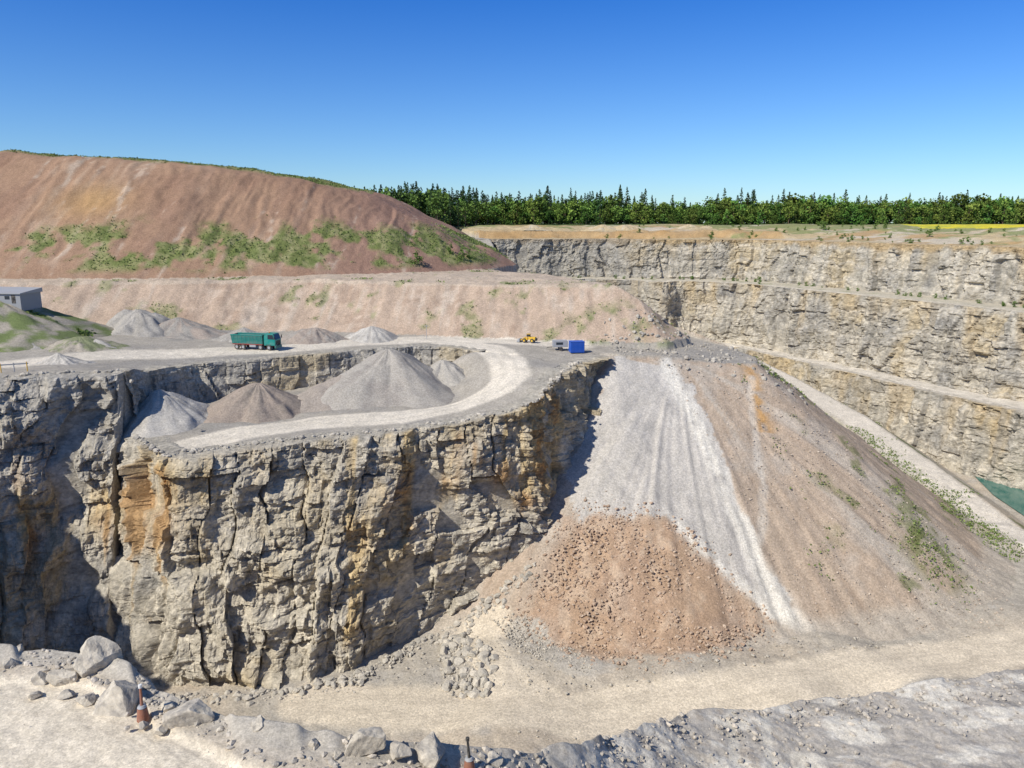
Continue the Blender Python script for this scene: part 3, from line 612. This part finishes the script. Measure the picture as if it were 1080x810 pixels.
mk_mesh('slope_weeds',v,f,cl,M_leaf,False)
n=5000;a=rng.uniform(0,6.28,n);q=np.sqrt(rng.random(n))*19;c=np.stack([-108+np.cos(a)*q,158+np.sin(a)*q,-24.2+9.2*(1-q/21)],1)
m=fbm(c[:,0]/3,c[:,1]/3,3,5)>-.1;c=c[m];v,f=leafquads(c,np.full(len(c),.35),rng);t=rng.random(len(c))[:,None];mk_mesh('mound_grass',v,f,np.repeat(C3(.08,.14,.035)*(1-t)+C3(.20,.25,.07)*t,4,0),M_leaf,False)
# ---------------------------------------------------------------- machines and small structures
def empty(name,loc,rz=0,sc=1):
    e=bpy.data.objects.new(name,None);scene.collection.objects.link(e);e.location=loc;e.rotation_euler=(0,0,rz);e.scale=(sc,)*3;return e
def part(par,name,mat,verts=None,faces=None,box=None,cyl=None,bev=.04,taper=None):
    bm=bmesh.new()
    if box:
        (x0,x1),(y0,y1),(z0,z1)=box;bmesh.ops.create_cube(bm,size=1)
        for q in bm.verts:
            q.co=Vector((x0 if q.co.x<0 else x1,y0 if q.co.y<0 else y1,z0 if q.co.z<0 else z1))
            if taper and q.co.z>(z0+z1)/2: q.co.x=(x0+x1)/2+(q.co.x-(x0+x1)/2)*taper[0];q.co.y*=taper[1]
    elif cyl:
        (c0,c1,r,*r2)=cyl;c0=Vector(c0);c1=Vector(c1);d=c1-c0
        bmesh.ops.create_cone(bm,cap_ends=True,segments=20,radius1=r,radius2=(r2[0] if r2 else r),depth=d.length)
        bmesh.ops.transform(bm,matrix=Matrix.Translation((c0+c1)/2)@d.to_track_quat('Z','Y').to_matrix().to_4x4(),verts=bm.verts)
    else:
        vs=[bm.verts.new(q) for q in verts];[bm.faces.new([vs[i] for i in q]) for q in faces]
    bmesh.ops.recalc_face_normals(bm,faces=bm.faces)
    if bev: bmesh.ops.bevel(bm,geom=[e for e in bm.edges if e.calc_face_angle(0)>.8],offset=bev,segments=2,affect='EDGES')
    me=bpy.data.meshes.new(name);bm.to_mesh(me);bm.free();me.materials.append(mat);o=bpy.data.objects.new(name,me);scene.collection.objects.link(o);o.parent=par;return o
teal=pmat('teal_paint',(.0,.24,.20),.4);dteal=pmat('dark_green_paint',(.01,.15,.13),.5);blk=pmat('rubber',(.02,.02,.02),.9,dirt=.3);glass=pmat('glass_dark',(.03,.04,.05),.08,dirt=0)
grey=pmat('grey_metal',(.35,.36,.37),.5);red=pmat('red_frame',(.25,.03,.02),.5);yel=pmat('yellow_paint',(.70,.42,.02),.45);blue=pmat('blue_paint',(.01,.09,.45),.45,dirt=.05);white=pmat('white_paint',(.75,.75,.72),.5)
conc=pmat('grey_cladding',(.30,.31,.32),.8);rust=pmat('rust_brown',(.30,.12,.07),.8);oran=pmat('orange_lamp',(.8,.25,.02),.4);load=pmat('gravel_load',(.38,.36,.33),.95)
tx0,ty0=at_z(271,369,-25);tz=float(surf_in(np.array(tx0),np.array(ty0)))+.05
T=empty('dump_truck',(tx0,ty0,tz),math.radians(-12),1.0)
for sgn in(-1,1): part(T,'chassis_rail',red,box=((-4.5,4.3),(sgn*.45-.1,sgn*.45+.1),(.75,1.05)))
b=[(-4.7,-1.15,1.15),(2.0,-1.15,1.15),(2.0,1.15,1.15),(-4.7,1.15,1.15),(-4.9,-1.28,2.95),(2.1,-1.28,2.95),(2.1,1.28,2.95),(-4.9,1.28,2.95),
   (-4.75,-1.16,2.95),(1.95,-1.16,2.95),(1.95,1.16,2.95),(-4.75,1.16,2.95),(-4.6,-1.05,1.4),(1.9,-1.05,1.4),(1.9,1.05,1.4),(-4.6,1.05,1.4)]
fc=[(0,3,2,1),(0,1,5,4),(1,2,6,5),(2,3,7,6),(3,0,4,7),(4,5,9,8),(5,6,10,9),(6,7,11,10),(7,4,8,11),(8,9,13,12),(9,10,14,13),(10,11,15,14),(11,8,12,15),(12,13,14,15)]
part(T,'tipper_body',dteal,verts=b,faces=fc,bev=.03)
for i in range(8):
    xx=-4.3+i*.85
    for sgn in(-1,1): part(T,'body_rib',teal,verts=[(xx-.05,sgn*1.17,1.2),(xx+.05,sgn*1.17,1.2),(xx+.05,sgn*1.33,2.9),(xx-.05,sgn*1.33,2.9),(xx-.05,sgn*1.05,1.2),(xx+.05,sgn*1.05,1.2),(xx+.05,sgn*1.2,2.9),(xx-.05,sgn*1.2,2.9)],faces=[(0,1,2,3),(4,5,6,7),(0,1,5,4),(2,3,7,6),(0,3,7,4),(1,2,6,5)],bev=0)
part(T,'body_top_rail',teal,box=((-4.9,2.15),(-1.36,-1.27),(2.85,3.05)));part(T,'body_top_rail',teal,box=((-4.9,2.15),(1.27,1.36),(2.85,3.05)))
part(T,'side_stripe',red,box=((-4.6,1.95),(-1.2,-1.14),(1.02,1.2)),bev=.01)
part(T,'cab_guard',dteal,box=((1.9,2.75),(-1.2,1.2),(3.05,3.17)))
part(T,'gravel_load',load,box=((-4.5,1.8),(-1.08,1.08),(1.5,2.8)),taper=(.8,.6),bev=.2)
part(T,'cab',teal,verts=[(2.35,-1.22,.95),(4.75,-1.22,.95),(4.75,1.22,.95),(2.35,1.22,.95),(2.35,-1.22,2.2),(4.8,-1.22,2.1),(4.8,1.22,2.1),(2.35,1.22,2.2),(2.4,-1.12,3.35),(4.4,-1.12,3.3),(4.4,1.12,3.3),(2.4,1.12,3.35)],
  faces=[(0,1,2,3),(0,1,5,4),(1,2,6,5),(2,3,7,6),(3,0,4,7),(4,5,9,8),(5,6,10,9),(6,7,11,10),(7,4,8,11),(8,9,10,11)],bev=.06)
part(T,'windscreen',glass,verts=[(4.82,-1.08,2.2),(4.82,1.08,2.2),(4.47,1.0,3.15),(4.47,-1.0,3.15)],faces=[(0,1,2,3)],bev=0)
for sgn in(-1,1):
    part(T,'side_window',glass,verts=[(3.2,sgn*1.235,2.25),(4.55,sgn*1.235,2.2),(4.3,sgn*1.15,3.1),(3.2,sgn*1.15,3.1)],faces=[(0,1,2,3)],bev=0)
    part(T,'mirror',blk,box=((4.7,4.85),(sgn*1.42-.1,sgn*1.42+.1),(2.2,2.9)))
    part(T,'headlight',white,box=((4.78,4.9),(sgn*.9-.2,sgn*.9+.2),(.75,.98)))
    part(T,'mudguard',blk,box=((2.75,3.95),(sgn*1.1-.15,sgn*1.1+.15),(1.05,1.2)))
    part(T,'fuel_tank',grey,box=((-.9,.5),(sgn*.95-.25,sgn*.95+.25),(.55,1.05)))
    for xw in(3.35,1.5,-2.3,-3.7):
        part(T,'wheel',blk,cyl=((xw,sgn*.85,.53),(xw,sgn*1.2,.53),.53),bev=.05);part(T,'wheel_rim',grey,cyl=((xw,sgn*1.18,.53),(xw,sgn*1.23,.53),.28),bev=.01)
part(T,'bumper',dteal,box=((4.6,4.92),(-1.22,1.22),(.45,.95)));part(T,'grille',blk,box=((4.79,4.86),(-.8,.8),(1.05,1.9)));part(T,'beacon',oran,cyl=((3,0,3.35),(3,0,3.55),.12),bev=0)
x0,y0=at_z(557,361,-25);L_=empty('wheel_loader',(x0,y0,float(surf_in(np.array(x0),np.array(y0)))+.05),math.radians(160),.55)
part(L_,'rear_body',yel,box=((-3.2,-.3),(-.9,.9),(1.1,2.2)),taper=(.92,.9));part(L_,'counterweight',blk,box=((-3.5,-3.0),(-1,1),(.8,1.7)))
part(L_,'front_frame',yel,box=((.1,1.7),(-.5,.5),(.9,1.8)));part(L_,'cab',yel,box=((-.9,.5),(-.7,.7),(2.1,2.3)));part(L_,'cab_glass',glass,box=((-.85,.45),(-.65,.65),(2.3,3.2)),taper=(.9,.9));part(L_,'cab_roof',yel,box=((-.95,.5),(-.72,.72),(3.2,3.35)))
for sgn in(-1,1):
    part(L_,'lift_arm',yel,verts=[(1.0,sgn*.55-.1,1.7),(1.0,sgn*.55+.1,1.7),(3.2,sgn*.55+.1,.6),(3.2,sgn*.55-.1,.6),(1.0,sgn*.55-.1,2.1),(1.0,sgn*.55+.1,2.1),(3.2,sgn*.55+.1,.95),(3.2,sgn*.55-.1,.95)],faces=[(0,1,2,3),(4,5,6,7),(0,1,5,4),(1,2,6,5),(2,3,7,6),(3,0,4,7)],bev=.02)
    for xw in(-1.9,1.3): part(L_,'wheel',blk,cyl=((xw,sgn*.75,.8),(xw,sgn*1.3,.8),.8),bev=.08);part(L_,'wheel_rim',yel,cyl=((xw,sgn*1.28,.8),(xw,sgn*1.33,.8),.4),bev=.01)
part(L_,'bucket',grey,verts=[(3.1,-1.4,.2),(4.4,-1.4,.15),(4.4,1.4,.15),(3.1,1.4,.2),(3.1,-1.4,1.3),(3.1,1.4,1.3),(3.7,-1.4,1.35),(3.7,1.4,1.35)],faces=[(0,1,2,3),(0,3,5,4),(4,5,7,6),(0,1,4),(3,2,5),(1,6,4),(2,5,7)],bev=0)
x0,y0=at_z(608,370,-25.2);K=empty('blue_container',(x0,y0,float(surf_in(np.array(x0),np.array(y0)))+.1),math.radians(8),1)
part(K,'body',blue,box=((-1.4,1.4),(-1.1,1.1),(.1,2.2)))
for i in range(10): part(K,'corrugation',blue,box=((-1.25+i*.27-.05,-1.25+i*.27+.05),(-1.15,-1.09),(.25,2.05)),bev=.01)
part(K,'roof_rim',blue,box=((-1.46,1.46),(-1.16,1.16),(2.2,2.3)),bev=.02);part(K,'door_bar',grey,cyl=((1.46,.2,.3),(1.46,.2,2.0),.03),bev=0)
x0,y0=at_z(592,368,-25.2);K=empty('site_trailer',(x0,y0,float(surf_in(np.array(x0),np.array(y0)))+.05),math.radians(5),1)
part(K,'body',grey,box=((-1.8,1.2),(-.9,.9),(.7,2.0)));part(K,'drawbar',blk,cyl=((-1.8,0,.7),(-3,0,.5),.06),bev=0);part(K,'window',glass,box=((-1.2,.2),(-.92,-.89),(1.2,1.7)),bev=0)
for sgn in(-1,1): part(K,'wheel',blk,cyl=((-.2,sgn*.8,.4),(-.2,sgn*1.05,.4),.4),bev=.03)
sx,sy=-105,160;K=empty('grey_shed',(sx,sy,-16.4),math.radians(-6),1)
part(K,'walls',conc,box=((-7,4),(-3,3),(-1.5,2.0)));part(K,'roof',grey,verts=[(-7.3,-3.3,2.0),(4.3,-3.3,2.0),(4.3,3.3,2.0),(-7.3,3.3,2.0),(-7.3,-3.3,2.3),(4.3,-3.3,2.2),(4.3,3.3,2.9),(-7.3,3.3,3.0)],faces=[(0,1,2,3),(4,5,6,7),(0,1,5,4),(1,2,6,5),(2,3,7,6),(3,0,4,7)],bev=.03)
for q in(-5.5,-3,.5): part(K,'window',glass,box=((q,q+1.1),(-3.02,-2.98),(.9,1.6)),bev=0)
part(K,'door',blk,box=((2,2.9),(-3.03,-2.98),(.1,1.8)),bev=0)
K=empty('guard_rail',(-79,112,-21.9),math.radians(25),1)
for i in range(7): part(K,'post',yel if i%2==0 else grey,cyl=((i*1.7-5,0,-.5),(i*1.7-5,0,1.1),.07),bev=0)
part(K,'rail',grey,box=((-5.2,5.4),(-.04,.04),(.75,.95)),bev=.01)
for u,v,z in((151,757,-14.0),(495,812,-15.2)):
    x0,y0=at_z(u,v,z);K=empty('marker_post',(x0,y0,z+.02),rng.uniform(0,3),.9)
    part(K,'base',rust,cyl=((0,0,-.1),(0,0,.36),.20,.14),bev=.02);part(K,'collar',grey,cyl=((0,0,.36),(0,0,.44),.15,.10),bev=.01);part(K,'stake',blk if u>300 else rust,cyl=((0,0,.44),(.04,.02,1.05),.05,.035),bev=0);part(K,'cap',white if u<300 else blk,cyl=((.04,.02,1.02),(.04,.02,1.14),.06),bev=.01)
for u,v,hh in((450,358,3.2),):
    x0,y0=hit(u,v,120,300);z0=float(H(np.array(x0),np.array(y0)));K=empty('utility_pole',(x0,y0,z0));part(K,'shaft',grey,cyl=((0,0,-.3),(0,0,hh),.07,.05),bev=0);part(K,'crossarm',grey,box=((-.5,.5),(-.04,.04),(hh-.3,hh-.2)),bev=0)
# ---------------------------------------------------------------- light, sky, camera
Ld=Vector((-.70,-.58,.88)).normalized();el=math.asin(Ld.z);az=math.atan2(Ld.x,Ld.y)
sd=bpy.data.lights.new('sun','SUN');sd.energy=5.0;sd.angle=math.radians(.53);sd.color=(1,.95,.86);so=bpy.data.objects.new('sun',sd);scene.collection.objects.link(so);so.rotation_euler=Ld.to_track_quat('Z','Y').to_euler()
w=bpy.data.worlds.new('World');scene.world=w;w.use_nodes=True;nt=w.node_tree;bg=nt.nodes['Background'];bg.inputs['Strength'].default_value=.14
sk=nd(nt,'ShaderNodeTexSky');sk.sky_type='NISHITA';sk.sun_disc=False;sk.sun_elevation=el;sk.sun_rotation=az;sk.air_density=1.0;sk.dust_density=.3;sk.ozone_density=3.0;sk.altitude=400
tc=nd(nt,'ShaderNodeTexCoord');sx_=nd(nt,'ShaderNodeSeparateXYZ');nt.links.new(tc.outputs['Generated'],sx_.inputs[0])
cr=nd(nt,'ShaderNodeValToRGB');cr.color_ramp.elements[0].position=0;cr.color_ramp.elements[0].color=(.62,.80,.96,1);cr.color_ramp.elements[1].position=.28;cr.color_ramp.elements[1].color=(.12,.46,1,1)
nt.links.new(sx_.outputs['Z'],cr.inputs[0])
e3=cr.color_ramp.elements.new(.75);e3.color=(.45,.58,.72,1)
mx=nd(nt,'ShaderNodeMix',data_type='RGBA',blend_type='MULTIPLY');mx.inputs[0].default_value=1
nt.links.new(sk.outputs[0],mx.inputs[6]);nt.links.new(cr.outputs[0],mx.inputs[7]);nt.links.new(mx.outputs[2],bg.inputs[0])
cam=bpy.data.cameras.new('camera');cam.sensor_width=36;cam.lens=36*F/1080;cam.clip_end=12000;cam.clip_start=.1
co=bpy.data.objects.new('camera',cam);scene.collection.objects.link(co);co.location=(0,0,0);co.rotation_euler=(math.pi/2-PITCH,0,0);scene.camera=co
scene.view_settings.view_transform='Standard';scene.view_settings.look='None';scene.view_settings.exposure=0
